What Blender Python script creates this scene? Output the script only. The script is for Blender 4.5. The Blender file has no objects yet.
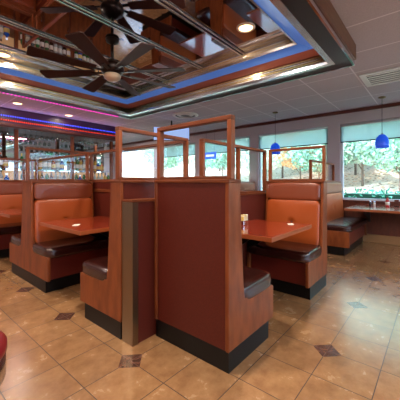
import bpy, bmesh, math, random
from mathutils import Vector, Matrix
random.seed(7)
S = bpy.context.scene
COL = S.collection
PI = math.pi

# ------------------------------------------------------------------ helpers
def lin(c):
    return tuple((v/255/12.92 if v/255 <= .04045 else ((v/255+.055)/1.055)**2.4) for v in c) + (1.0,)

def new_mat(name):
    m = bpy.data.materials.new(name); m.use_nodes = True
    nt = m.node_tree
    return m, nt, nt.nodes['Principled BSDF']

def mat(name, c, rough=.5, metal=0., noise=None, bump=0., bscale=60, emit=None, estr=0., coat=0., trans=0.):
    m, nt, b = new_mat(name)
    b.inputs['Base Color'].default_value = lin(c)
    b.inputs['Roughness'].default_value = rough
    b.inputs['Metallic'].default_value = metal
    b.inputs['Coat Weight'].default_value = coat
    b.inputs['Transmission Weight'].default_value = trans
    tc = nt.nodes.new('ShaderNodeTexCoord')
    if noise:
        c2, sc, stretch = noise
        mp = nt.nodes.new('ShaderNodeMapping'); mp.inputs['Scale'].default_value = stretch
        n = nt.nodes.new('ShaderNodeTexNoise'); n.inputs['Scale'].default_value = sc; n.inputs['Detail'].default_value = 5
        r = nt.nodes.new('ShaderNodeValToRGB')
        r.color_ramp.elements[0].position = .35; r.color_ramp.elements[1].position = .68
        r.color_ramp.elements[0].color = lin(c); r.color_ramp.elements[1].color = lin(c2)
        nt.links.new(tc.outputs['Object'], mp.inputs['Vector']); nt.links.new(mp.outputs[0], n.inputs['Vector'])
        nt.links.new(n.outputs['Fac'], r.inputs['Fac']); nt.links.new(r.outputs[0], b.inputs['Base Color'])
    if bump:
        n = nt.nodes.new('ShaderNodeTexNoise'); n.inputs['Scale'].default_value = bscale
        bp = nt.nodes.new('ShaderNodeBump'); bp.inputs['Strength'].default_value = bump; bp.inputs['Distance'].default_value = .01
        nt.links.new(tc.outputs['Object'], n.inputs['Vector'])
        nt.links.new(n.outputs['Fac'], bp.inputs['Height']); nt.links.new(bp.outputs[0], b.inputs['Normal'])
    if emit:
        b.inputs['Emission Color'].default_value = lin(emit); b.inputs['Emission Strength'].default_value = estr
    return m

def pane_mat(name, tint=(1, 1, 1), gloss=1.0):
    m = bpy.data.materials.new(name); m.use_nodes = True; nt = m.node_tree
    nt.nodes.clear()
    o = nt.nodes.new('ShaderNodeOutputMaterial'); mx = nt.nodes.new('ShaderNodeMixShader')
    t = nt.nodes.new('ShaderNodeBsdfTransparent'); t.inputs[0].default_value = (*tint, 1)
    g = nt.nodes.new('ShaderNodeBsdfGlossy'); g.inputs['Roughness'].default_value = .01
    f = nt.nodes.new('ShaderNodeFresnel'); f.inputs[0].default_value = 1.5
    mu = nt.nodes.new('ShaderNodeMath'); mu.operation = 'MULTIPLY'; mu.inputs[1].default_value = gloss
    ge = nt.nodes.new('ShaderNodeNewGeometry'); iv = nt.nodes.new('ShaderNodeMath'); iv.operation = 'SUBTRACT'; iv.inputs[0].default_value = 1
    m2 = nt.nodes.new('ShaderNodeMath'); m2.operation = 'MULTIPLY'
    nt.links.new(ge.outputs['Backfacing'], iv.inputs[1]); nt.links.new(f.outputs[0], mu.inputs[0])
    nt.links.new(mu.outputs[0], m2.inputs[0]); nt.links.new(iv.outputs[0], m2.inputs[1]); nt.links.new(m2.outputs[0], mx.inputs[0])
    nt.links.new(t.outputs[0], mx.inputs[1]); nt.links.new(g.outputs[0], mx.inputs[2]); nt.links.new(mx.outputs[0], o.inputs[0])
    return m

class MB:
    """collects shapes into one mesh"""
    def __init__(s): s.bm = bmesh.new()
    def box(s, x0, x1, y0, y1, z0, z1, bev=0., seg=2, mi=0):
        r = bmesh.ops.create_cube(s.bm, size=1)
        for v in r['verts']:
            v.co = Vector(((x0+x1)/2+v.co.x*(x1-x0), (y0+y1)/2+v.co.y*(y1-y0), (z0+z1)/2+v.co.z*(z1-z0)))
        fs = {f for v in r['verts'] for f in v.link_faces}
        for f in fs: f.material_index = mi
        if bev:
            es = {e for v in r['verts'] for e in v.link_edges}
            bmesh.ops.bevel(s.bm, geom=list(es), offset=bev, segments=seg, profile=.5, affect='EDGES')
        return s
    def prism(s, pts, axis, a, b, mi=0):
        """pts 2-D polygon; axis 'y': pts are (x,z); 'x': (y,z); 'z': (x,y)"""
        def p3(p, t):
            return {'y': (p[0], t, p[1]), 'x': (t, p[0], p[1]), 'z': (p[0], p[1], t)}[axis]
        va = [s.bm.verts.new(p3(p, a)) for p in pts]; vb = [s.bm.verts.new(p3(p, b)) for p in pts]
        fs = [s.bm.faces.new(va), s.bm.faces.new(vb[::-1])]
        n = len(pts)
        for i in range(n): fs.append(s.bm.faces.new((va[i], vb[i], vb[(i+1) % n], va[(i+1) % n])))
        for f in fs: f.material_index = mi
        bmesh.ops.recalc_face_normals(s.bm, faces=fs)
        return s
    def lathe(s, prof, c=(0, 0, 0), n=24, mi=None):
        """prof: (r,z[,material]) bottom to top or the reverse"""
        rings = []
        for p in prof:
            r, z = p[0], p[1]
            if r < 1e-5: rings.append([s.bm.verts.new((c[0], c[1], c[2]+z))])
            else: rings.append([s.bm.verts.new((c[0]+r*math.cos(2*PI*k/n), c[1]+r*math.sin(2*PI*k/n), c[2]+z)) for k in range(n)])
        fs = []
        for i in range(len(rings)-1):
            A, B = rings[i], rings[i+1]
            m_ = prof[i][2] if len(prof[i]) > 2 else 0
            for k in range(n):
                a0, a1 = A[k % len(A)], A[(k+1) % len(A)]; b0, b1 = B[k % len(B)], B[(k+1) % len(B)]
                vs = []
                for v in (a0, a1, b1, b0):
                    if v not in vs: vs.append(v)
                if len(vs) > 2:
                    f = s.bm.faces.new(vs); f.smooth = True; f.material_index = m_; fs.append(f)
        bmesh.ops.recalc_face_normals(s.bm, faces=fs)
        return s
    def tube(s, p, q, r, n=12, r2=None):
        p, q = Vector(p), Vector(q); d = q-p
        mtx = Matrix.Translation((p+q)/2) @ d.to_track_quat('Z', 'Y').to_matrix().to_4x4()
        res = bmesh.ops.create_cone(s.bm, cap_ends=True, segments=n, radius1=r, radius2=r if r2 is None else r2, depth=d.length, matrix=mtx)
        for v in res['verts']:
            for f in v.link_faces:
                if len(f.verts) == 4: f.smooth = True
        return s
    def pad(s, x0, x1, y0, y1, z0, z1, n=7, cuts=14, tuft=None, shear=0., ny=None):
        """puffy cushion; shear leans it in x with height; tuft=(axis, depth, radius)"""
        r = bmesh.ops.create_cube(s.bm, size=2)
        bmesh.ops.subdivide_edges(s.bm, edges=list(s.bm.edges), cuts=cuts, use_grid_fill=True)
        vs = list(s.bm.verts)          # a pad is always the first shape of its mesh
        for v in vs:
            u = v.co.copy()
            lo, hi = .3, 1.0
            for _ in range(24):                 # scale onto a rounded block, flatter at its two ends if ny > n
                k = (lo+hi)/2
                if (abs(u.x)*k)**n + (abs(u.y)*k)**(ny or n) + (abs(u.z)*k)**n > 1: hi = k
                else: lo = k
            u *= lo
            if tuft:
                ax, dep, rad = tuft
                d2 = ((u.y*(y1-y0)/2)**2 + (u.z*(z1-z0)/2)**2)
                if u.x > 0: u.x -= dep*math.exp(-d2/rad**2)
            v.co = Vector(((x0+x1)/2+u.x*(x1-x0)/2 - shear*u.z, (y0+y1)/2+u.y*(y1-y0)/2, (z0+z1)/2+u.z*(z1-z0)/2))
            for f in v.link_faces: f.smooth = True
        return s
    def xf(s, m):
        bmesh.ops.transform(s.bm, matrix=m, verts=s.bm.verts); return s
    def build(s, name, mats, parent=None, loc=None):
        me = bpy.data.meshes.new(name); s.bm.normal_update(); s.bm.to_mesh(me); s.bm.free()
        for m in (mats if isinstance(mats, (list, tuple)) else [mats]): me.materials.append(m)
        o = bpy.data.objects.new(name, me); COL.objects.link(o)
        if parent: o.parent = parent
        if loc: o.location = loc
        return o

def tag(o, label=None, cat=None, group=None, kind=None):
    if label: o['label'] = label
    if cat: o['category'] = cat
    if group: o['group'] = group
    if kind: o['kind'] = kind
    return o

def thing(name, label, cat, loc=(0, 0, 0), rz=0, group=None):
    o = bpy.data.objects.new(name, None); o.empty_display_size = .1; COL.objects.link(o)
    o.location = loc; o.rotation_euler = (0, 0, rz)
    return tag(o, label, cat, group)

def struct(name, mb, m):
    return tag(mb.build(name, m), kind='structure')

def copy_tree(o, parent=None):
    c = o.copy(); COL.objects.link(c); c.parent = parent
    for ch in list(o.children): copy_tree(ch, c)
    return c

# ------------------------------------------------------------------ materials
M = {}
M['oak'] = mat('red_oak', (134, 68, 32), .45, noise=((104, 48, 20), 7, (2, 2, .6)), coat=.08)
M['oak_h'] = mat('red_oak_rail', (118, 58, 28), .45, noise=((90, 42, 19), 9, (.5, .5, 6)), coat=.05)
M['laminate'] = mat('maroon_laminate', (90, 32, 21), .42, noise=((76, 25, 17), 160, (1, 1, 1)))
M['vinyl'] = mat('orange_brown_vinyl', (160, 72, 28), .36, bump=.08, bscale=90, coat=.1)
M['vinyl_head'] = mat('russet_vinyl', (116, 50, 24), .36, bump=.08, bscale=90, coat=.1)
M['seat'] = mat('oxblood_vinyl', (48, 18, 14), .24, bump=.02, bscale=90, coat=.35)
M['seat_front'] = mat('oxblood_vinyl_panel', (94, 26, 18), .35, bump=.05, bscale=90)
M['kick'] = mat('black_kick', (14, 12, 12), .4)
M['table'] = mat('cherry_tabletop', (140, 48, 26), .2, noise=((124, 44, 26), 14, (2, .6, 1)), coat=.4)
M['edge'] = mat('oak_edging', (150, 76, 40), .4)
M['black'] = mat('black_metal', (18, 16, 16), .4, .6)
M['chrome'] = mat('chrome', (205, 205, 210), .12, 1.)
M['chrome_soft'] = mat('satin_chrome', (225, 226, 232), .24, 1.)
M['warm_chrome'] = mat('lamp_tinted_chrome', (226, 202, 150), .26, 1.)  # yellow of lamp reflections put into the rib colour
M['brushed'] = mat('brushed_steel', (140, 120, 96), .32, 1.)
M['mirror'] = mat('mirror', (190, 184, 186), .02, 1., bump=.02, bscale=3.0)
M['barmirror'] = mat('bar_mirror', (215, 220, 222), .03, 1.)
M['coffer_dark'] = mat('dark_coffer_panel', (34, 14, 19), .35)
M['coffer_wood'] = mat('coffer_wood', (112, 62, 42), .4, noise=((90, 46, 30), 9, (.5, .5, 6)))
M['coffer_red'] = mat('coffer_red_band', (158, 88, 74), .3)
M['blue_band'] = mat('blue_lit_band', (92, 132, 196), .3, emit=(60, 125, 225), estr=.25)  # weak emission stands in for neon light falling on the blue band
M['ceil_white'] = mat('white_enamel', (214, 206, 208), .4)
M['slot'] = mat('dark_slot', (40, 36, 38), .6)
M['wall'] = mat('mauve_wall', (186, 172, 178), .7)
M['wood_trim'] = mat('dark_red_wood_trim', (98, 40, 28), .45, noise=((76, 30, 20), 9, (6, .4, 6)))
M['wainscot'] = mat('wainscot', (110, 50, 30), .45, noise=((86, 38, 24), 9, (3, 3, .5)))
M['baseboard'] = mat('tan_baseboard', (158, 112, 72), .5)
M['frame'] = mat('pale_window_frame', (196, 200, 204), .4)
M['pane'] = pane_mat('window_glass', (.95, .985, 1.0), .8)
M['glass'] = pane_mat('partition_glass', (.97, .98, .98), 1.0)
M['shelf'] = pane_mat('glass_shelf', (.75, .9, .88), 1.6)
M['cobalt'] = mat('cobalt_glass', (20, 75, 215), .15, emit=(20, 80, 230), estr=.35, coat=.5)
M['fan'] = mat('dark_walnut_blade', (48, 20, 15), .6)
M['fan_metal'] = mat('oil_bronze', (34, 24, 24), .35, .7)
M['frost'] = mat('frosted_bowl', (168, 140, 118), .4, emit=(255, 215, 165), estr=.02)
M['lamp'] = mat('lamp_lens', (255, 240, 215), .5, emit=(255, 205, 140), estr=5.)
M['led_blue'] = mat('blue_led', (60, 60, 255), .4, emit=(70, 80, 255), estr=1.2)
M['led_red'] = mat('red_led', (255, 50, 30), .4, emit=(255, 60, 40), estr=.5)
M['led_pink'] = mat('pink_led', (255, 40, 190), .4, emit=(240, 40, 190), estr=1.0)
M['purple'] = mat('purple_fascia', (58, 20, 66), .4)
M['paper'] = mat('white_paper', (232, 226, 214), .6)
M['yellowpaper'] = mat('yellow_paper', (226, 196, 110), .6)
M['ketchup'] = mat('ketchup_red', (176, 24, 18), .3, coat=.4)
M['green_cap'] = mat('green_cap', (28, 90, 48), .4)
M['pepper'] = mat('pepper_dark', (48, 38, 32), .3, coat=.5)
M['salt'] = mat('salt_white', (222, 218, 208), .3, coat=.5)
M['rubyvinyl'] = mat('ruby_vinyl', (112, 24, 28), .3, coat=.2)
M['tv'] = mat('tv_screen', (140, 165, 215), .3, emit=(150, 172, 222), estr=.75)
M['sign'] = mat('blue_sign', (30, 80, 190), .3, emit=(40, 100, 225), estr=.9)
M['signwhite'] = mat('sign_white', (220, 230, 245), .3, emit=(220, 230, 250), estr=1.)
for k_ in ('oak', 'oak_h', 'laminate', 'kick', 'coffer_dark', 'fan'):
    M[k_].node_tree.nodes['Principled BSDF'].inputs['Specular IOR Level'].default_value = .25
for k_, cw, ci in (('seat', .15, 1.5), ('table', .6, 1.6)):
    b_ = M[k_].node_tree.nodes['Principled BSDF']; b_.inputs['Coat Weight'].default_value = cw; b_.inputs['Coat IOR'].default_value = ci; b_.inputs['Coat Roughness'].default_value = .1
M['blind'] = mat('pale_blind', (160, 182, 186), .8)
# translucent woven blind
nt = M['blind'].node_tree; b = nt.nodes['Principled BSDF']
tl = nt.nodes.new('ShaderNodeBsdfTranslucent'); tl.inputs[0].default_value = lin((176, 204, 204))
mx = nt.nodes.new('ShaderNodeMixShader'); mx.inputs[0].default_value = .55
nt.links.new(b.outputs[0], mx.inputs[1]); nt.links.new(tl.outputs[0], mx.inputs[2])
tp = nt.nodes.new('ShaderNodeBsdfTransparent'); mx2 = nt.nodes.new('ShaderNodeMixShader'); mx2.inputs[0].default_value = .3
nt.links.new(mx.outputs[0], mx2.inputs[1]); nt.links.new(tp.outputs[0], mx2.inputs[2])
nt.links.new(mx2.outputs[0], nt.nodes['Material Output'].inputs[0])

def grid_mask(nt, src, axis, off, step, width):
    """1 on lines at off + k*step along axis"""
    sp = nt.nodes.new('ShaderNodeSeparateXYZ'); nt.links.new(src, sp.inputs[0])
    def mth(op, a, b_=None):
        n = nt.nodes.new('ShaderNodeMath'); n.operation = op
        for i, v in enumerate((a, b_)):
            if v is None: continue
            if isinstance(v, (int, float)): n.inputs[i].default_value = v
            else: nt.links.new(v, n.inputs[i])
        return n.outputs[0]
    t = mth('DIVIDE', mth('SUBTRACT', sp.outputs[axis], off), step)
    d = mth('MULTIPLY', mth('ABSOLUTE', mth('SUBTRACT', t, mth('ROUND', t))), step)
    return mth('LESS_THAN', d, width), d, mth('FLOOR', t), mth

def floor_mat():
    m, nt, b = new_mat('travertine_tiles')
    tc = nt.nodes.new('ShaderNodeTexCoord'); src = tc.outputs['Object']
    gx, dx, fx, mth = grid_mask(nt, src, 'X', 1.143, .325, .0026)
    gy, dy, fy, _ = grid_mask(nt, src, 'Y', .600, .325, .0026)
    _, ex, _, _ = grid_mask(nt, src, 'X', 1.143, .975, 0)
    _, ey, _, _ = grid_mask(nt, src, 'Y', .600, .975, 0)
    dia = mth('LESS_THAN', mth('ADD', ex, ey), .098)
    grout = mth('MAXIMUM', gx, gy)
    n1 = nt.nodes.new('ShaderNodeTexNoise'); n1.inputs['Scale'].default_value = 7; n1.inputs['Detail'].default_value = 8; n1.inputs['Roughness'].default_value = .68
    cb = nt.nodes.new('ShaderNodeCombineXYZ'); nt.links.new(fx, cb.inputs[0]); nt.links.new(fy, cb.inputs[1])
    off = nt.nodes.new('ShaderNodeVectorMath'); off.operation = 'MULTIPLY_ADD'
    nt.links.new(cb.outputs[0], off.inputs[0]); off.inputs[1].default_value = (3.7, 5.3, 0); nt.links.new(src, off.inputs[2])
    nt.links.new(off.outputs[0], n1.inputs['Vector'])
    r1 = nt.nodes.new('ShaderNodeValToRGB'); e = r1.color_ramp.elements
    e[0].position = .3; e[0].color = lin((136, 96, 62)); e[1].position = .72; e[1].color = lin((174, 132, 92))
    nt.links.new(n1.outputs['Fac'], r1.inputs[0])
    # pale fossil flecks
    n2 = nt.nodes.new('ShaderNodeTexNoise'); n2.inputs['Scale'].default_value = 34; n2.inputs['Detail'].default_value = 3
    nt.links.new(off.outputs[0], n2.inputs['Vector'])
    fl = nt.nodes.new('ShaderNodeValToRGB'); fl.color_ramp.elements[0].position = .62; fl.color_ramp.elements[1].position = .72
    nt.links.new(n2.outputs['Fac'], fl.inputs[0])
    m1 = nt.nodes.new('ShaderNodeMixRGB'); m1.inputs[2].default_value = lin((178, 150, 124))
    f5 = mth('MULTIPLY', fl.outputs[0], .07); nt.links.new(f5, m1.inputs[0]); nt.links.new(r1.outputs[0], m1.inputs[1])
    wn = nt.nodes.new('ShaderNodeTexWhiteNoise'); nt.links.new(cb.outputs[0], wn.inputs['Vector'])
    hs = nt.nodes.new('ShaderNodeHueSaturation'); nt.links.new(m1.outputs[0], hs.inputs['Color'])
    nt.links.new(mth('ADD', mth('MULTIPLY', wn.outputs['Value'], .16), .92), hs.inputs['Value'])
    m2 = nt.nodes.new('ShaderNodeMixRGB'); nt.links.new(grout, m2.inputs[0]); nt.links.new(hs.outputs[0], m2.inputs[1]); m2.inputs[2].default_value = lin((58, 38, 26))
    r3 = nt.nodes.new('ShaderNodeValToRGB'); e = r3.color_ramp.elements
    e[0].position = .35; e[0].color = lin((66, 38, 30)); e[1].position = .75; e[1].color = lin((120, 82, 66))
    n3 = nt.nodes.new('ShaderNodeTexNoise'); n3.inputs['Scale'].default_value = 30; nt.links.new(src, n3.inputs['Vector']); nt.links.new(n3.outputs[0], r3.inputs[0])
    m3 = nt.nodes.new('ShaderNodeMixRGB'); nt.links.new(dia, m3.inputs[0]); nt.links.new(m2.outputs[0], m3.inputs[1]); nt.links.new(r3.outputs[0], m3.inputs[2])
    nt.links.new(m3.outputs[0], b.inputs['Base Color'])
    nt.links.new(mth('ADD', mth('MULTIPLY', grout, .5), mth('ADD', mth('MULTIPLY', n1.outputs['Fac'], .12), .2)), b.inputs['Roughness'])
    b.inputs['Coat Weight'].default_value = .75; b.inputs['Coat IOR'].default_value = 1.75; b.inputs['Coat Roughness'].default_value = .2
    return m
M['floor'] = floor_mat()

def ceiling_mat():
    m, nt, b = new_mat('acoustic_tile_ceiling')
    tc = nt.nodes.new('ShaderNodeTexCoord'); src = tc.outputs['Object']
    gx, dx, fx, mth = grid_mask(nt, src, 'X', 3.06, .665, .009)
    gy, dy, fy, _ = grid_mask(nt, src, 'Y', .885, .68, .009)
    n = nt.nodes.new('ShaderNodeTexNoise'); n.inputs['Scale'].default_value = 120; nt.links.new(src, n.inputs['Vector'])
    r = nt.nodes.new('ShaderNodeValToRGB'); e = r.color_ramp.elements
    e[0].position = .3; e[0].color = lin((176, 163, 176)); e[1].position = .7; e[1].color = lin((190, 177, 190))
    nt.links.new(n.outputs[0], r.inputs[0])
    m2 = nt.nodes.new('ShaderNodeMixRGB'); nt.links.new(mth('MAXIMUM', gx, gy), m2.inputs[0]); nt.links.new(r.outputs[0], m2.inputs[1]); m2.inputs[2].default_value = lin((222, 212, 222))
    nt.links.new(m2.outputs[0], b.inputs['Base Color']); b.inputs['Roughness'].default_value = .8
    return m
M['ceiling'] = ceiling_mat()

# ------------------------------------------------------------------ room shell
X0, X1, YR, YL, ZC = -3.0, 6.57, -5.0, 10.2, 2.73
BX, BY = 4.45, 7.4             # end of the back bar block
struct('floor', MB().box(X0, X1+.2, YR, YL, -.1, 0), M['floor'])
CX0, CX1, CY0, CY1 = .2, 3.5, .70, 4.80      # dropped mirrored coffer, outer
LW = .22                                      # lip width
c = MB()
for a in ((X0, CX0, YR, YL), (CX1, X1, YR, YL), (CX0, CX1, YR, CY0), (CX0, CX1, CY1, YL)):
    c.box(a[0], a[1], a[2], a[3], ZC, ZC+.08)
struct('ceiling', c, M['ceiling'])
struct('light_block_slab', MB().box(X0-.2, X1+.4, YR-.2, YL+.2, 3.05, 3.2), M['wall'])  # unseen slab added to stop daylight leaking in above the coffer
tag(bpy.data.objects['light_block_slab'], kind='structure')
struct('wall_back', MB().box(X0-.2, X0, YR, YL, -.1, 3.05), M['wall'])
FILL_WINS = [(-2.6, -.2), (.1, 2.6), (2.9, 6.2)]  # unseen windows added for cool fill and brightness in the bar mirror
w = MB().box(X0, X1+.2, YR-.2, YR, -.1, .82).box(X0, X1+.2, YR-.2, YR, 2.45, 3.05)
prev = X0
for a, b_ in FILL_WINS:
    w.box(prev, a, YR-.2, YR, .82, 2.45); prev = b_
w.box(prev, X1+.2, YR-.2, YR, .82, 2.45)
struct('wall_right', w, M['wall'])
for i, (a, b_) in enumerate(FILL_WINS):
    fr = MB()
    for (p, q, r, s_) in ((a, a+.05, .82, 2.45), (b_-.05, b_, .82, 2.45), (a+.05, b_-.05, .82, .87), (a+.05, b_-.05, 2.40, 2.45)):
        fr.box(p, q, YR-.12, YR-.04, r+.001, s_-.001, .006)
    wo = tag(fr.build('window_%d' % (i+8), M['frame']), kind='structure')  # frame of an added fill window
    MB().box(a+.05, b_-.05, YR-.083, YR-.075, .87, 2.40).build('pane', M['pane'], wo)
struct('wall_left', MB().box(X0, BX, BY, BY+.15, -.1, 3.05).box(BX-.15, BX, BY+.15, YL, -.1, 3.05).box(BX-.15, X1+.2, YL, YL+.2, -.1, 3.05), M['wall'])
WINS = [(-.9, 1.597), (1.84, 3.56), (3.80, 5.50), (5.74, 7.45), (7.70, 9.90), (-3.0, -1.15), (-4.8, -3.25)]
ZS, ZT = .82, 2.45
w = MB().box(X1, X1+.2, YR, YL, -.1, ZS).box(X1, X1+.2, YR, YL, ZT, 3.05)
ys = sorted(WINS); prev = YR
for a, b_ in ys:
    w.box(X1, X1+.2, prev, a, ZS, ZT); prev = b_
w.box(X1, X1+.2, prev, YL, ZS, ZT)
struct('wall_far', w, M['wall'])
struct('trim_1', MB().box(X1-.05, X1, YR, YL, 2.665, 2.73, .008), M['wood_trim'])
struct('trim_2', MB().box(X1-.025, X1, YR, YL, .16, .80, 0).box(X1-.07, X1+.02, YR, YL, .80, .835, .008), M['wainscot'])
struct('baseboard_far', MB().box(X1-.06, X1, YR, YL, 0, .16, .01), M['baseboard'])
for i, (a, b_) in enumerate(WINS):
    fr = MB()
    for (p, q, r, s_) in ((a, a+.05, ZS, ZT), (b_-.05, b_, ZS, ZT), (a+.05, b_-.05, ZS, ZS+.05), (a+.05, b_-.05, ZT-.05, ZT)):
        fr.box(X1+.04, X1+.12, p, q, r+.001, s_-.001, .006)
    wo = tag(fr.build('window_%d' % (i+1), M['frame']), kind='structure')
    MB().box(X1+.075, X1+.083, a+.05, b_-.05, ZS+.05, ZT-.05).build('pane', M['pane'], wo)
    if i < 4:
        names = ['pale roller blind half drawn on the bright window above the condiment table', 'pale roller blind on the window behind the orange booth with the glass frame',
                 'pale roller blind on the window just left of the orange booth', 'pale roller blind on the far window seen through the central glass partition']
        t = thing('roller_blind', names[i], 'blind', (X1-.0, (a+b_)/2, ZT), group='roller blinds along the windows')
        h = (b_-a)/2-.01
        MB().tube((.02, -h, -.03), (.02, h, -.03), .022).build('roller', M['frame'], t)
        MB().box(.018, .024, -h, h, -.38, -.03).build('blind_fabric', M['blind'], t)
        MB().box(.01, .03, -h, h, -.40, -.378, .004).build('bottom_bar', M['slot'], t)

# ------------------------------------------------------------------ mirrored ceiling coffer
ZM, ZL = 2.80, 2.515
t = thing('ceiling_coffer', 'dropped mirrored ceiling tray edged with chrome, blue and red bands', 'ceiling coffer', ((CX0+CX1)/2, (CY0+CY1)/2, ZL))
t.location = (0, 0, 0)
ix0, ix1, iy0, iy1 = CX0+LW, CX1-LW, CY0+LW, CY1-LW
def ring(mb, o, i, z0, z1):
    """rectangular frame between outer rectangle o and inner rectangle i"""
    mb.box(o[0], i[0], o[2], o[3], z0, z1); mb.box(i[1], o[1], o[2], o[3], z0, z1)
    mb.box(i[0], i[1], o[2], i[2], z0, z1); mb.box(i[0], i[1], i[3], o[3], z0, z1)
    return mb
def grow(r, d): return (r[0]-d, r[1]+d, r[2]-d, r[3]+d)
OUT = (CX0, CX1, CY0, CY1); INN = (ix0, ix1, iy0, iy1)
ring(MB(), grow(OUT, -.012), grow(INN, .06), ZL+.002, ZL+.02).build('lip_panel', M['coffer_dark'], t)
ring(MB(), grow(INN, .06), INN, ZL-.008, ZL+.02).build('inner_chrome_edge', M['chrome_soft'], t)
ring(MB(), OUT, grow(OUT, -.012), ZL-.003, 2.565).build('mirror_fascia', M['mirror'], t)
ring(MB(), grow(OUT, .004), grow(OUT, -.014), ZL-.014, ZL-.003).build('outer_chrome_edge', M['chrome'], t)
ring(MB(), grow(OUT, .012), grow(OUT, -.012), 2.565, ZC-.001).build('wood_fascia', M['coffer_wood'], t)
# inner face: ribs, then a shallow sloping soffit of red and blue, then ribs with warm lamp streaks put into their colour, up to the mirror
def beads(d, zs, r, mats, nm):
    for k, z0 in enumerate(zs):
        g = grow(INN, d); rb = MB()
        for p, q in (((g[0], g[2]), (g[1], g[2])), ((g[1], g[2]), (g[1], g[3])), ((g[1], g[3]), (g[0], g[3])), ((g[0], g[3]), (g[0], g[2]))):
            rb.tube((*p, z0), (*q, z0), r, 16)
        rb.build(nm, mats[k % len(mats)], t)
def sloped(o, zo, i, zi, name, m):
    mb = MB(); V_ = []
    for rct, z in ((o, zo), (i, zi), (i, zi+.012), (o, zo+.012)):
        V_.append([mb.bm.verts.new((rct[a_], rct[b_], z)) for a_, b_ in ((0, 2), (1, 2), (1, 3), (0, 3))])
    for k in range(4):
        for j in range(4):
            A, B = V_[k], V_[(k+1) % 4]
            mb.bm.faces.new((A[j], A[(j+1) % 4], B[(j+1) % 4], B[j]))
    bmesh.ops.recalc_face_normals(mb.bm, faces=mb.bm.faces)
    mb.build(name, m, t)
beads(.004, [ZL+.03+k*.023 for k in range(4)], .0115, [M['chrome_soft'], M['warm_chrome']], 'chrome_rib')
ring(MB(), grow(INN, .05), grow(INN, .010), ZL+.018, ZL+.117).build('rib_backing', M['coffer_dark'], t)
RM = grow(INN, -.115); RI = grow(INN, -.25)
sloped(INN, 2.632, RM, 2.672, 'red_band', M['coffer_red'])
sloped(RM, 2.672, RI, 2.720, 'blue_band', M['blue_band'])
ring(MB(), grow(RI, .004), grow(RI, -.014), 2.708, 2.734).build('chrome_rim', M['chrome_soft'], t)
beads(-.252, [2.742+k*.0165 for k in range(4)], .008, [M['warm_chrome'], M['chrome_soft']], 'warm_tint_rib')
ring(MB(), grow(RI, .02), grow(RI, -.001), 2.732, ZM).build('rim_backing', M['coffer_dark'], t)
ring(MB(), grow(INN, .05), grow(RI, .01), ZM, ZM+.02).build('closing_board', M['coffer_dark'], t)
# mirror panels between seams
seams = [1.85, 2.515, 3.25, 3.9]
ed = [RI[2]]+seams+[RI[3]]
for a, b_ in zip(ed[:-1], ed[1:]):
    MB().box(RI[0], RI[1], a, b_, ZM, ZM+.02).build('mirror_panel', M['mirror'], t)
for s_ in seams:
    MB().box(RI[0], RI[1], s_-.034, s_+.034, ZM-.006, ZM-.0005).build('seam_bed', M['coffer_dark'], t)
    for d in (-.024, .024):
        MB().box(RI[0], RI[1], s_+d-.011, s_+d+.011, ZM-.015, ZM-.006, .004).build('seam_strip', M['chrome_soft'], t)
# pink led rope on the left outer edge
led = MB()
n_ = 60
led.box(CX0, CX1-.25, CY1+.0, CY1+.03, ZL-.012, ZL+.06, mi=0)
for k in range(n_):
    x = CX0+.02+k*(CX1-CX0-.3)/n_
    led.box(x, x+.018, CY1-.012, CY1+.028, ZL-.022, ZL-.012, mi=1)
tag(led.build('light_strip', [M['purple'], M['led_pink']], t), 'pink dotted light strip')

def glow(name, x0, x1, y, z, tilt, col, energy):
    L = bpy.data.lights.new(name, 'AREA'); L.shape = 'RECTANGLE'; L.size = x1-x0; L.size_y = .012; L.energy = energy; L.color = col
    o = bpy.data.objects.new(name, L); COL.objects.link(o); o.location = ((x0+x1)/2, y, z); o.rotation_euler = (tilt, 0, 0)
# the light the led ropes throw on the ceiling between them
glow('pink_rope_light', CX0, CX1-.25, CY1+.034, ZL+.045, math.radians(115), (1, .35, .5), 7)
# ------------------------------------------------------------------ bar soffit and back bar on the left
struct('trim_3', MB().box(-2.9, BX, 6.75, BY, 2.42, ZC), M['purple'])
struct('trim_4', MB().box(-2.9, BX, 6.72, BY, 2.37, 2.42), M['wood_trim'])
for nm, z, mm, lb in (('blue', 2.565, M['led_blue'], 'blue dotted light strip along the soffit above the bottle shelves'),
                      ('red', 2.475, M['led_red'], 'red dotted light strip below the blue one above the bottle shelves')):
    l = MB(); l.box(.9, BX, 6.737, 6.75, z-.02, z+.02, mi=0)
    for k in range(85):
        x = .92+k*.0412
        l.box(x, x+.018, 6.728, 6.737, z-.014, z+.014, mi=1)
    tag(l.build('light_strip', [M['slot'], mm]), lb, 'light strip')

bx0, bx1 = .85, BX-.01
glow('blue_rope_light', .9, BX, 6.722, 2.565, math.radians(-115), (.45, .4, 1), 2.5)
glow('red_rope_light', .9, BX, 6.722, 2.475, math.radians(-90), (1, .3, .2), 2.5)
places = ['first from the left', 'second from the left', 'third from the left', 'third from the right', 'second from the right', 'first from the right']
for k in range(6):
    wd = (bx1-bx0)/6; a = bx0+k*wd
    t = thing('bar_cabinet', 'dark wood cabinet under the bottle counter, '+places[k], 'cabinet', (a+wd/2, 7.15, 0), 0, 'cabinets under the bottle counter')
    MB().box(-wd/2+.002, wd/2-.002, -.18, .24, 0, 1.078).build('cabinet_body', M['wainscot'], t)
    d = MB().box(-wd/2+.02, wd/2-.02, -.2, -.18, .12, 1.0, .005).build('door', M['oak'], t)
    MB().tube((wd/2-.06, -.22, .6), (wd/2-.06, -.22, .72), .007).build('door_handle', M['chrome'], d)
tag(MB().box(bx0, bx1, 6.90, BY-.005, 1.08, 1.12, .006).build('bar_counter', M['wood_trim']), 'long dark wood counter carrying the front row of bottles', 'counter')
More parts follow.
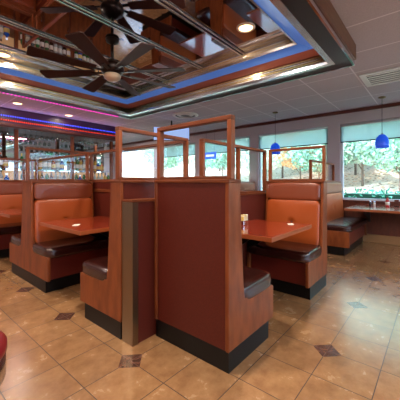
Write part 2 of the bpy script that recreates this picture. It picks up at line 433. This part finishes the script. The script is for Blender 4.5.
tag(MB().box(bx0, bx1, BY-.03, BY-.001, 1.121, 1.47).build('back_panel', mat('peach_panel', (226, 178, 128), .35, emit=(255, 200, 140), estr=.25)), 'softly lit peach panel behind the lower row of bottles', 'panel')
tag(MB().box(bx0, bx1, BY-.02, BY-.001, 1.475, 2.368).build('bar_mirror', M['barmirror']), 'wide mirror behind the bottles of the bar wall', 'mirror')
for i, px_ in enumerate((bx0+.04, 2.08, 3.3, bx1-.04)):
    tag(MB().box(px_-.035, px_+.035, 6.92, 6.99, 1.121, 2.341, .006).build('bar_post', M['oak']), 'wood post of the bottle wall, %s' % ('leftmost, out of the picture', 'the left one in the picture', 'the middle one', 'rightmost, at its end')[i], 'post', 'wood posts of the bottle wall')
for z, nm in ((1.50, 'lower'), (1.90, 'upper')):
    tag(MB().box(bx0, bx1, 7.10, 7.378, z, z+.012).build('glass_shelf', M['shelf']), 'long %s glass shelf in front of the bar mirror' % nm, 'shelf', 'glass shelves of the bottle wall')
tag(MB().box(bx0, bx1, 6.76, 7.37, 2.342, 2.369).build('glass_rack', M['wood_trim']), 'dark wood rack holding stemmed glasses above the bottles', 'rack')

# bottles: one mesh per kind, copied along the shelves
def bottle_mesh(kind):
    P_ = {'tall': [(0, 0), (.036, 0, 0), (.038, .01, 0), (.038, .06, 1), (.038, .15, 0), (.036, .19, 0), (.015, .23, 0), (.013, .27, 2), (.015, .272, 2), (.015, .30, 2), (0, .30)],
          'squat': [(0, 0), (.046, 0, 0), (.048, .01, 0), (.048, .04, 1), (.048, .12, 0), (.04, .16, 0), (.016, .185, 0), (.015, .21, 2), (.018, .212, 2), (.018, .24, 2), (0, .24)],
          'wine': [(0, 0), (.037, 0, 0), (.038, .01, 0), (.038, .05, 1), (.038, .14, 0), (.037, .20, 0), (.026, .23, 0), (.014, .25, 2), (.014, .315, 2), (0, .315)]}[kind]
    return P_
glass_cols = {'clear': (196, 206, 204), 'amber': (176, 96, 34), 'green': (36, 112, 52), 'brown': (70, 36, 20), 'blue': (40, 90, 190), 'gold': (214, 172, 78)}
protos = {}
labelcol = [M['paper'], M['yellowpaper']]
for i, (cn, cc) in enumerate(glass_cols.items()):
    gm = mat(cn+'_bottle_glass', cc, .08, coat=.6, trans=.35 if cn == 'clear' else .15)
    kind = ('tall', 'squat', 'wine', 'tall', 'squat', 'wine')[i]
    capm = (M['black'], M['black'], M['yellowpaper'], M['ketchup'], M['signwhite'], M['black'])[i]
    protos[cn] = [kind, gm, capm, None]
def put_bottle(cn, x, y, z, shelf):
    kind, gm, capm, me = protos[cn]
    if me is None:
        o = MB().lathe(bottle_mesh(kind), n=12).build('bottle', [gm, labelcol[len(kind) % 2], capm]); protos[cn][3] = o
    else:
        o = me.copy(); COL.objects.link(o)
    o.location = (x, y, z); o.rotation_euler = (0, 0, random.uniform(0, 6)); o.scale = (1.12, 1.12, 1.12)
    tag(o, '%s glass bottle standing on the %s of the mirrored back bar' % (cn, shelf), 'bottle', '%s bottles on the back bar %s' % (cn, shelf))
posts = [bx0+.04, 2.08, 3.3, bx1-.04]
def free(x, m_=.09): return all(abs(x-p) > m_ for p in posts)
names_ = list(glass_cols)
wts = [5, 3, 2, 2, 1, 2]
for k in range(34):
    x = 1.0+k*.1
    if free(x): put_bottle(random.choices(names_, wts)[0], x, 6.93+.02*random.random(), 1.12, 'counter')
for k in range(34):
    x = .97+k*.1
    if free(x): put_bottle(random.choices(names_, wts)[0], x, 7.22+.02*random.random(), 1.512, 'middle glass shelf')
gg = pane_mat('stemware_glass', (.86, .9, .9), 3.0)
tum = None; wineg = None
for k in range(30):
    x = 1.02+k*.112
    if not free(x): continue
    if tum is None:
        tum = MB().lathe([(0, 0), (.03, 0), (.037, .12), (.034, .12), (.028, .012), (0, .012)], n=14).build('drinking_glass', gg); o = tum
    else:
        o = tum.copy(); COL.objects.link(o)
    o.location = (x, 7.22, 1.912)
    tag(o, 'clear straight tumbler standing on the top glass shelf of the back bar', 'glass', 'tumblers on the top bar shelf')
for k in range(30):
    x = 1.0+k*.112
    if not free(x): continue
    if wineg is None:
        wineg = MB().lathe([(0, 0), (.032, 0), (.032, -.004), (.005, -.01), (.005, -.08), (.03, -.1), (.04, -.13), (.034, -.18), (.031, -.18), (.036, -.13), (.027, -.104), (0, -.09)], n=14).build('wine_glass', gg); o = wineg
    else:
        o = wineg.copy(); COL.objects.link(o)
    o.location = (x, 6.87, 2.3415)
    tag(o, 'stemmed glass hanging upside down from the rack above the bottles', 'wine glass', 'wine glasses hanging over the back bar')

# ------------------------------------------------------------------ booths
def make_bench(w, label, cat_group, loc, rz, double=False, ends=(1, -1), back=True):
    """local +x is where the sitter faces, y along the seat, back plane at x=0"""
    t = thing('booth_bench', label, 'booth bench', loc, rz, cat_group)
    h = w/2
    sides = (1, -1) if double else (1,)
    th = .032
    for e in ends:
        y0, y1 = (h-th, h) if e > 0 else (-h, -h+th)
        half = [(.13, 1.20), (.145, .95), (.175, .52), (.19, .42), (.61, .392), (.622, .38), (.622, .135)]
        if double: poly = half + [(-x, z) for x, z in half[::-1]]
        else: poly = [(0, 1.20)] + half + [(0, .135)]
        o = MB().prism(poly, 'y', y0, y1).build('end_panel', M['oak'], t)
        bv = o.modifiers.new('bevel', 'BEVEL'); bv.width = .006; bv.segments = 2; bv.limit_method = 'ANGLE'
    kx0 = -.55 if double else .006
    MB().box(kx0, .55, -h+.008, h-.008, 0, .137).build('kick_base', M['kick'], t)
    if double:
        MB().box(-.02, .02, -h+th, h-th, .137, 1.20).build('back_panel', M['laminate'], t)
    else:
        MB().box(.002, .03, -h+th, h-th, .137, 1.20).build('back_panel', M['laminate'], t)
        for e in (-1, 1): MB().box(-.004, .004, min(e*h, e*(h-.022)), max(e*h, e*(h-.022)), .135, 1.195, .003).build('back_trim', M['oak'], t)
    cx0 = -.14 if double else -.008
    MB().box(cx0, .14, -h-.004, h+.004, 1.196, 1.22, .006).build('top_cap', M['oak_h'], t)
    for s_ in sides:
        R = Matrix.Identity(4) if s_ > 0 else Matrix.Rotation(PI, 4, 'Z')
        MB().box(.03, .585, -h+th, h-th, .137, .40, .012).xf(R).build('seat_box', M['seat_front'], t)
        MB().pad(.12, .645, -h-.003, h+.003, .365, .5, n=4.5, ny=16).xf(R).build('seat_cushion', M['seat'], t)
        bc = MB().pad(.06, .205, -h+th, h-th, .455, 1.0, n=10, cuts=24, tuft=('x', .5, .03), shear=.022).xf(R).build('backrest_cushion', M['vinyl'], t)
        MB().lathe([(0, .012), (.014, .008), (.02, 0), (.014, -.006), (0, -.008)], n=16).xf(R @ Matrix.Translation((.175, 0, .728)) @ Matrix.Rotation(PI/2, 4, 'Y')).build('tuft_button', M['vinyl_head'], bc)
        MB().pad(.04, .18, -h+th, h-th, .985, 1.198, n=8, shear=.008).xf(R).build('headrest_cushion', M['vinyl_head'], t)
    return t
RB = 'booth benches of the middle row'
make_bench(.70, 'booth bench seen from behind with tall dark red back panel, in the centre', RB, (1.455, 1.34, 0), 0)
make_bench(.71, 'orange booth bench facing the camera across the right table, under the framed glass', RB, (3.47, 1.337, 0), PI)
LB = 'booth benches of the left row'
make_bench(.79, 'booth bench turned away left beside the brushed metal strip, dark red seat', LB, (1.635, 1.84, 0), PI/2)
make_bench(.79, 'back-to-back orange booth bench beyond the left table', LB, (1.635, 3.79, 0), PI/2, double=True)
make_bench(.79, 'back-to-back orange booth bench at the far left edge of the photo', LB, (1.635, 5.84, 0), PI/2, double=True)
WB = 'booth benches along the windows'
make_bench(1.5, 'booth bench at the window beside the condiment table, seat glossy with daylight', WB, (5.75, 1.70, 0), -PI/2, double=True)
make_bench(1.5, 'window booth bench hidden behind the middle row, nearest the second window', WB, (5.75, 3.75, 0), -PI/2, double=True)
make_bench(1.5, 'window booth bench farthest along the row by the far windows', WB, (5.75, 5.80, 0), -PI/2, double=True)

# half walls
t = thing('half_wall', 'low dark red half wall with brushed metal end between the two booth rows', 'half wall', (1.25, 1.765, 0))
MB().box(.012, 2.21, -.062, .062, 0, 1.05).build('wall_core', M['laminate'], t)
MB().box(0, .012, -.066, .066, 0, 1.052, .003).box(.0, .05, -.068, -.062, 0, 1.052).build('metal_end', M['brushed'], t)
MB().box(-.002, 2.21, -.068, .068, 1.052, 1.07, .004).build('cap', M['oak_h'], t)
t = thing('half_wall', 'dark red half wall closing the inner end of the left booths', 'half wall', (2.082, 4.0, 0))
MB().box(-.03, .03, -2.16, 2.6, 0, 1.2).build('wall_core', M['laminate'], t)
MB().box(-.042, -.03, -2.16, 2.6, 1.07, 1.11, .004).build('rail', M['oak_h'], t)
MB().box(-.036, .036, -2.16, 2.6, 1.2, 1.22, .004).build('cap', M['oak_h'], t)

# glass partitions standing on the backs
def partition(label, loc, rz, L, z0, ztop=1.63, posts=(0, 1), th=.05, pw=.032):
    """runs along local x from 0 to L"""
    t = thing('glass_partition', label, 'glass partition', (loc[0], loc[1], z0), rz, 'wood framed glass partitions on the booths')
    H = ztop-z0
    for p in posts:
        x = p*(L-pw)
        MB().box(x, x+pw, -th/2, th/2, 0, H-.03, .004).build('post', M['oak'], t)
    MB().box(0, L, -th/2, th/2, H-.03, H, .004).build('top_rail', M['oak_h'], t)
    xs = [p*(L-pw) for p in posts]
    MB().box(pw, L-pw, -th/2, th/2, 0, .022, .003).build('bottom_rail', M['oak_h'], t)
    for a, b_ in zip(xs[:-1], xs[1:]):
        MB().box(a+pw, b_, -.003, .003, .022, H-.03).build('pane', M['glass'], t)
    return t
partition('framed glass panel on the central dark red booth back', (1.50, .99, 0), PI/2, .70, 1.22)
partition('framed glass panel above the bench beside the brushed metal strip', (1.24, 1.88, 0), 0, .79, 1.22)
partition('framed glass panel above the orange bench on the right', (3.42, .985, 0), PI/2, .705, 1.22)
partition('framed glass panel above the bench beyond the left table', (1.24, 3.79, 0), 0, .79, 1.22)
partition('framed glass panel above the bench at the far left edge', (1.24, 5.84, 0), 0, .79, 1.22)
partition('long framed glass screen on the half wall closing the left booths', (2.082, 1.93, 0), PI/2, 4.6, 1.22, posts=(0, .405, .845, 1))
partition('long framed glass screen on the low half wall behind the right table', (2.11, 1.765, 0), 0, 1.34, 1.07, posts=(0, .5, 1))
partition('framed glass panel on the window bench by the condiment table', (5.02, 1.70, 0), 0, 1.45, 1.22, ztop=1.60)

# ------------------------------------------------------------------ tables
def make_table(label, loc, lx, ly, wall='x'):
    t = thing('booth_table', label, 'table', loc, 0, 'booth tables')
    MB().box(-lx/2+.006, lx/2-.006, -ly/2+.006, ly/2-.006, .715, .752, .004).build('tabletop', M['table'], t)
    e = MB(); ring(e, (-lx/2, lx/2, -ly/2, ly/2), (-lx/2+.006, lx/2-.006, -ly/2+.006, ly/2-.006), .713, .75)
    e.build('edge_band', M['edge'], t)
    for s_ in (-1, 1):
        d = s_*(ly if wall == 'x' else lx)*.3
        if wall == 'x': MB().prism([(lx/2-.001, .40), (lx/2-.001, .713), (-.1, .713), (-.1, .69)], 'y', d-.012, d+.012).build('wall_bracket', M['black'], t)
        else: MB().prism([(ly/2-.001, .40), (ly/2-.001, .713), (-.05, .713), (-.05, .69)], 'x', d-.012, d+.012).build('wall_bracket', M['black'], t)
    return t
make_table('cherry wood table in the booth on the right of the centre', (2.585, 1.355, 0), .95, .67, 'y')
make_table('cherry wood table in the left booth in front of the orange bench', (1.642, 2.98, 0), .76, .94)
make_table('cherry wood table at the far left edge, mostly out of the picture', (1.642, 4.95, 0), .76, .94)
make_table('table by the window carrying the ketchup bottle and shakers', (5.93, .74, 0), 1.2, .98)
make_table('table by the second window, hidden behind the middle booths', (5.93, 2.72, 0), 1.2, .9)
make_table('table by the far windows, beyond the middle booths', (5.93, 4.78, 0), 1.2, .9)

def shaker(label, loc, body):
    t = thing('shaker', label, 'shaker', loc)
    MB().lathe([(0, 0), (.021, 0), (.022, .06), (.018, .068), (0, .068)], n=16).build('shaker_body', body, t)
    MB().lathe([(0, .066), (.019, .066), (.019, .082), (.012, .092), (0, .094)], n=16).build('shaker_cap', M['chrome'], t)
ZT_ = .752
shaker('dark pepper shaker on the left booth table', (1.90, 2.74, ZT_), M['pepper'])
shaker('white salt shaker on the left booth table, right of the pepper', (1.93, 2.66, ZT_), M['salt'])
shaker('dark pepper shaker left of the ketchup bottle on the window table', (6.22, .98, ZT_), M['pepper'])
shaker('white salt shaker between the pepper and the ketchup on the window table', (6.20, .91, ZT_), M['salt'])
t = thing('ketchup_bottle', 'red ketchup bottle with white label and green cap on the window table', 'bottle', (6.2, .70, ZT_))
MB().lathe([(0, 0), (.032, 0), (.034, .01), (.034, .1), (.026, .13), (.013, .16), (.013, .17), (0, .17)], n=20).build('bottle_body', M['ketchup'], t)
MB().lathe([(.0345, .03), (.0352, .03), (.0352, .085), (.0345, .085)], n=20).build('paper_label', M['paper'], t)
MB().lathe([(0, .165), (.015, .165), (.015, .195), (0, .195)], n=20).build('bottle_cap', M['green_cap'], t)
t = thing('menu_stand', 'dark little card stand at the right end of the condiments on the window table', 'menu stand', (6.3, .57, ZT_))
MB().box(-.02, .02, -.04, .04, 0, .012).build('stand_base', M['black'], t)
MB().box(-.004, .004, -.035, .035, .012, .13).build('menu_card', M['wood_trim'], t)
t = thing('sugar_caddy', 'small wire caddy of sugar packets on the right booth table by the centre panel', 'caddy', (2.56, 1.56, ZT_))
MB().box(-.05, .05, -.035, .035, 0, .05, .006).build('caddy_rack', M['chrome'], t)
for k in range(6):
    MB().box(-.043+k*.015, -.033+k*.015, -.028, .028, .02, .092+.008*(k % 3)).build('sugar_packet', M['paper'] if k % 2 else M['yellowpaper'], t)
tag(MB().box(-.05, .05, -.03, .03, 0, .002).xf(Matrix.Translation((2.93, 1.2, ZT_)) @ Matrix.Rotation(.5, 4, 'Z')).build('paper_card', M['paper']), 'small white card lying on the right booth table', 'card')
tag(MB().box(-.06, .06, -.03, .03, 0, .002).xf(Matrix.Translation((1.42, 2.9, ZT_)) @ Matrix.Rotation(.9, 4, 'Z')).build('paper_card', M['paper']), 'small white card lying on the left booth table', 'card')

# ------------------------------------------------------------------ counter stool
t = thing('counter_stool', 'round red vinyl stool with chrome band cut by the left edge', 'stool', (.113, 1.147, 0))
MB().lathe([(0, .648), (.188, .648), (.196, .655), (.196, .674), (.185, .688), (.14, .697), (0, .700)], n=48).build('seat_cushion', M['rubyvinyl'], t)
MB().lathe([(0, .568), (.188, .568), (.193, .574), (.193, .642), (.188, .648), (0, .648)], n=48).build('chrome_band', M['chrome_soft'], t)
MB().lathe([(0, .03), (.04, .03), (.04, 0.571), (0, 0.571)], n=24).build('column', M['chrome'], t)
MB().lathe([(0, 0), (.19, 0), (.19, .012), (.06, .035), (0, .04)], n=32).build('base', M['chrome'], t)

# ------------------------------------------------------------------ ceiling fan
HZ = 2.435
t = thing('ceiling_fan', 'dark eight-bladed ceiling fan hanging under the mirrored tray', 'ceiling fan', (1.77, 2.775, HZ))
MB().lathe([(0, ZM-HZ-.002), (.075, ZM-HZ-.002), (.07, ZM-HZ-.03), (.02, ZM-HZ-.055), (0, ZM-HZ-.055)], n=24).build('ceiling_mount', M['fan_metal'], t)
MB().tube((0, 0, .09), (0, 0, ZM-HZ-.05), .016).build('down_rod', M['fan_metal'], t)
MB().lathe([(0, .13), (.04, .13), (.07, .10), (.12, .075), (.13, .03), (.115, -.01), (.07, -.03), (0, -.03)], n=32).build('motor_housing', M['fan_metal'], t)
MB().lathe([(0, -.03), (.085, -.03), (.095, -.045), (.085, -.075), (.05, -.098), (0, -.105)], n=32).build('light_bowl', M['frost'], t)
for k in range(8):
    a = math.radians(-10+45*k)
    R = Matrix.Rotation(a, 4, 'Z') @ Matrix.Rotation(math.radians(10), 4, 'X')
    bl = MB().prism([(.19, -.05), (.80, -.08), (.82, -.06), (.82, .06), (.80, .08), (.19, .05)], 'z', -.005, .005).xf(R).build('blade', M['fan'], t)
    MB().box(.10, .25, -.018, .018, -.012, -.004, .003).xf(R).build('blade_bracket', M['fan_metal'], bl)

# ------------------------------------------------------------------ pendants, vents, downlights
def pendant(label, loc):
    x, y = loc
    t = thing('pendant_lamp', label, 'pendant lamp', (x, y, ZC), 0, 'blue glass pendants by the windows')
    MB().lathe([(0, -.0005), (.06, -.0005), (.058, -.018), (.02, -.03), (0, -.03)], n=24).build('canopy', M['brushed'], t)
    MB().tube((0, 0, -.03), (0, 0, -.67), .004, 8).build('cord', M['black'], t)
    MB().lathe([(0, -.655), (.018, -.655), (.02, -.70), (0, -.70)], n=16).build('socket', M['chrome'], t)
    MB().lathe([(.02, -.67), (.055, -.685), (.092, -.735), (.108, -.80), (.112, -.86), (.106, -.91), (.101, -.91), (.107, -.86), (.103, -.80), (.087, -.74), (.052, -.691), (.02, -.675)], n=32).build('lamp_shade', M['cobalt'], t)
pendant('blue glass pendant in front of the large right window', (5.95, .753))
pendant('blue glass pendant above the orange booth, before the second window', (5.75, 2.70))

t = thing('ceiling_vent', 'long white slotted air grille in the ceiling at the right edge', 'vent', (4.83, .35, ZC))
ring(MB(), (-.31, .31, -.5, .5), (-.24, .24, -.43, .43), -.014, -.0005).build('vent_frame', M['ceil_white'], t)
MB().box(-.24, .24, -.43, .43, -.004, -.0005).build('backing', M['slot'], t)
for k in range(5):
    x = -.215+k*.09
    MB().box(x, x+.05, -.428, .428, -.012, -.005, .003).build('louvre', M['ceil_white'], t)
MB().box(-.24, .24, -.012, .012, -.013, -.0045).build('cross_bar', M['ceil_white'], t)
t = thing('ceiling_vent', 'round dark ringed air diffuser in the ceiling above the central partition', 'vent', (4.66, 4.37, ZC))
for r0, r1, nm, m_ in ((.30, .24, 'outer_ring', M['ceil_white']), (.19, .13, 'inner_ring', M['ceil_white'])):
    MB().lathe([(r0, -.0005), (r0, -.008), (r1, -.03), (r1-.01, -.028), (r1+.0, -.0005)], n=32).build(nm, m_, t)
MB().lathe([(0, -.0005), (.24, -.0005), (.24, -.004), (0, -.004)], n=32).build('backing', M['slot'], t)

def downlight(label, x, y, z, energy, group):
    t = thing('recessed_downlight', label, 'downlight', (x, y, z), 0, group)
    MB().lathe([(.095, -.0005), (.095, -.006), (.075, -.012), (.07, -.004), (.07, -.0005)], n=32).build('trim_ring', M['ceil_white'], t)
    MB().lathe([(0, -.0005), (.07, -.0005), (.07, -.003), (0, -.003)], n=24).build('lens', M['lamp'], t)
    L = bpy.data.lights.new('downlight_lamp', 'AREA'); L.shape = 'DISK'; L.size = .13; L.energy = energy; L.color = (1, .86, .70)
    o = bpy.data.objects.new('downlight_lamp', L); COL.objects.link(o); o.parent = t; o.location = (0, 0, -.014)
E = 30
G1, G2 = 'downlights in the mirrored tray', 'downlights in the tiled ceiling'
downlight('glowing recessed downlight in the mirrored tray at upper right', 2.525, 1.51, ZM, E, G1)
downlight('recessed downlight in the mirrored tray at the left edge of the photo', 1.10, 4.15, ZM, E, G1)
downlight('recessed downlight in the mirrored tray right above the viewer', 1.05, 1.40, ZM, E, G1)
downlight('recessed downlight in the pink-lit left ceiling, the left one of two', 1.88, 6.2, ZC, E*.12, G2)
downlight('recessed downlight in the pink-lit left ceiling, the right one of two', 2.97, 6.42, ZC, E*.12, G2)
for i, (x, y) in enumerate(((-1.2, -.6), (-1.2, 2.4), (1.6, -1.9), (-1.2, 5.2), (4.2, -2.2), (5.0, 7.6))):  # extra downlights added to light the room
    downlight(['added fill downlight behind the viewer at the left', 'added fill downlight left of the viewer', 'added fill downlight right of the viewer', 'added fill downlight far left over the aisle',
               'added fill downlight out of frame at the right', 'added fill downlight in the far corner past the bar'][i], x, y, ZC, E*1.3, G2)

# ------------------------------------------------------------------ hanging screen and blue window sign
t = thing('television', 'flat screen glowing pale blue, hung from the ceiling behind the central glass', 'television', (4.86, 5.02, 2.47), math.atan2(5.02, 4.86))
MB().box(0, .04, -.45, .45, -.235, .10, .006).build('screen_case', M['black'], t)
MB().box(-.004, 0, -.435, .435, -.222, .088).build('screen', M['tv'], t)
MB().tube((.02, 0, .1), (.02, 0, .259), .02).build('ceiling_bracket', M['black'], t)
t = thing('window_sign', 'small blue lit sign hanging in the far window behind the central glass', 'sign', (6.45, 5.05, 1.98), 0)
MB().box(-.012, .012, -.22, .22, -.10, .10, .006).build('sign_panel', M['sign'], t)
MB().box(-.016, -.012, -.15, .15, -.03, .03).build('sign_lettering', M['signwhite'], t)
MB().tube((0, -.15, .1), (0, -.15, .68), .003, 6).tube((0, .15, .1), (0, .15, .68), .003, 6).build('hanging_wire', M['black'], t)

# ------------------------------------------------------------------ outdoors
def noise_mat(name, cols, scale, rough=.9):
    m, nt, b = new_mat(name)
    tc = nt.nodes.new('ShaderNodeTexCoord')
    n = nt.nodes.new('ShaderNodeTexNoise'); n.inputs['Scale'].default_value = scale; n.inputs['Detail'].default_value = 8
    r = nt.nodes.new('ShaderNodeValToRGB'); e = r.color_ramp.elements
    for i, (p, cc) in enumerate(cols):
        el = e[i] if i < 2 else e.new(p)
        el.position = p; el.color = lin(cc)
    nt.links.new(tc.outputs['Object'], n.inputs['Vector']); nt.links.new(n.outputs['Fac'], r.inputs[0]); nt.links.new(r.outputs[0], b.inputs['Base Color'])
    b.inputs['Roughness'].default_value = rough
    return m
litter = noise_mat('leaf_litter', [(.34, (132, 110, 96)), (.42, (222, 196, 170)), (.53, (244, 230, 212)), (.66, (232, 180, 136))], 5.5)
grass = noise_mat('lawn', [(.3, (70, 130, 92)), (.7, (120, 176, 120))], 3)
bm = bmesh.new()
nx, ny = 40, 70
def hill(x, y): return max(-.05, (x-10.5)*.24) + .12*math.sin(x*1.7+y*.9) + .1*math.sin(y*1.3)
V = [[bm.verts.new((10.0+i*.6, -22+j*.8, hill(10.0+i*.6, -22+j*.8))) for j in range(ny)] for i in range(nx)]
for i in range(nx-1):
    for j in range(ny-1):
        f = bm.faces.new((V[i][j], V[i+1][j], V[i+1][j+1], V[i][j+1])); f.smooth = True
hb = MB(); hb.bm.free(); hb.bm = bm
struct('ground_hillside', hb, litter)
struct('ground_lawn', MB().box(X1+.2, 10.6, -22, 33, -.3, -.1).box(-20, X1+.2, -40, YR-.2, -.3, -.1), grass)

def leaf_cloud(n, rx, ry, rz, size, shell=.55, zc=0, flat=False):
    mb = MB()
    for _ in range(n):
        while True:
            u = Vector((random.uniform(-1, 1), random.uniform(-1, 1), random.uniform(-1, 1)))
            if flat or shell < u.length < 1: break
        p = Vector((u.x*rx, u.y*ry, zc+u.z*rz))
        a = Vector((random.gauss(0, 1), random.gauss(0, 1), random.gauss(0, 1))).normalized()
        b_ = a.orthogonal().normalized()
        s_ = size*random.uniform(.6, 1.3)
        vs = [mb.bm.verts.new(p+a*s_), mb.bm.verts.new(p+b_*s_*.5), mb.bm.verts.new(p-a*s_), mb.bm.verts.new(p-b_*s_*.5)]
        mb.bm.faces.new(vs)
    return mb
leafm = {'green': noise_mat('green_leaves', [(.3, (112, 160, 138)), (.7, (180, 214, 186))], 2),
         'pale green': noise_mat('pale_leaves', [(.3, (168, 198, 180)), (.7, (222, 234, 218))], 2),
         'orange': noise_mat('orange_leaves', [(.3, (226, 164, 112)), (.7, (244, 212, 164))], 2),
         'teal green': noise_mat('hedge_leaves', [(.3, (44, 124, 96)), (.7, (112, 190, 150))], 3)}
bark = mat('bark', (128, 112, 100), .9)
# hedge in front of the windows
hd = leaf_cloud(16000, .6, 13.0, .66, .06, flat=True, zc=.46)
t = thing('hedge', 'low teal green hedge outside along the windows', 'hedge', (8.6, 2, -.1))
hd.build('foliage', leafm['teal green'], t)
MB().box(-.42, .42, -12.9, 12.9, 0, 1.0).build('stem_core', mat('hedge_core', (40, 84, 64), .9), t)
pos = [(13.2, -3.2, 'green', 1.0), (13.8, -.6, 'orange', .9), (13.5, 1.1, 'green', 1.1), (14.6, 2.6, 'pale green', 1.2), (13.6, 4.2, 'green', 1.0),
       (15.0, 5.6, 'orange', 1.0), (14.2, 7.6, 'pale green', 1.2), (14.0, 10.0, 'green', 1.2), (15.5, 12.6, 'pale green', 1.2), (15.2, -5.6, 'pale green', 1.1),
       (18.5, -2, 'pale green', 1.7), (18.5, 1.6, 'green', 1.7), (18.6, 5.2, 'green', 1.8), (18.8, 9.4, 'pale green', 1.8), (19.2, 14, 'green', 1.8), (14.8, 16, 'green', 1.2), (15, -8.5, 'green', 1.3), (19, -6.5, 'green', 1.8), (17.0, -.4, 'green', 1.5), (17.2, 3.4, 'orange', 1.45), (16.8, 7.4, 'green', 1.5), (16.5, -4.2, 'orange', 1.45), (22, 0, 'green', 2.4), (22, 4.5, 'pale green', 2.4), (22.5, 9.5, 'green', 2.4), (22, -5, 'pale green', 2.4)]
for i, (x, y, kd, sc) in enumerate(pos):
    z = hill(x, y)
    big = sc > 1.4
    t = thing('tree' if big else 'shrub', '%s leafed %s on the leaf-strewn slope outside the windows' % (kd, 'tree' if big else 'bush'), 'tree' if big else 'bush', (x, y, z-.05), random.random()*6,
              '%s %s outside the windows' % (kd, 'trees' if big else 'bushes'))
    leaf_cloud(4200, 1.5*sc, 1.5*sc, 1.1*sc, .085*sc, zc=1.95*sc, shell=.1).build('foliage', leafm[kd], t)
    mb = MB().tube((0, 0, 0), (0, 0, 1.5*sc), .045*sc, 10, .03*sc)
    for k in range(4):
        a = k*1.6+i
        mb.tube((0, 0, (.6+.15*k)*sc), (.7*sc*math.cos(a), .7*sc*math.sin(a), 1.6*sc), .022*sc, 8, .01*sc)
    mb.build('trunk', bark, t)

# ------------------------------------------------------------------ daylight
W = bpy.data.worlds.new('World'); S.world = W; W.use_nodes = True
nt = W.node_tree; bg = nt.nodes['Background']
sky = nt.nodes.new('ShaderNodeTexSky'); sky.sky_type = 'HOSEK_WILKIE'; sky.turbidity = 4
sky.sun_direction = Vector((-.6, -.3, .74)).normalized()
mix = nt.nodes.new('ShaderNodeMixRGB'); mix.inputs[0].default_value = .6; mix.inputs[2].default_value = (.52, .76, 1.0, 1)
nt.links.new(sky.outputs[0], mix.inputs[1]); nt.links.new(mix.outputs[0], bg.inputs[0]); bg.inputs[1].default_value = 9.0
sun = bpy.data.lights.new('sun', 'SUN'); sun.energy = 8.0; sun.angle = .02; sun.color = (1, .95, .88)
so = bpy.data.objects.new('sun', sun); COL.objects.link(so)
so.rotation_euler = Vector((.62, .25, -.74)).to_track_quat('-Z', 'Y').to_euler()

# ------------------------------------------------------------------ camera
cam = bpy.data.cameras.new('camera'); cam.sensor_width = 36; cam.sensor_fit = 'HORIZONTAL'; cam.lens = 281/400*36; cam.shift_y = -17.6/400
cam.clip_start = .02
co = bpy.data.objects.new('camera', cam); COL.objects.link(co)
th = math.atan(237/281)
co.location = (0, 0, 1.2); co.rotation_euler = (PI/2, 0, th-PI/2)
S.camera = co
S.view_settings.view_transform = 'Standard'; S.view_settings.look = 'None'; S.view_settings.gamma = 1; S.view_settings.use_curve_mapping = False
S.view_settings.exposure = .45
S.cycles.transparent_max_bounces = 48
S.cycles.max_bounces = 12
S.cycles.glossy_bounces = 6
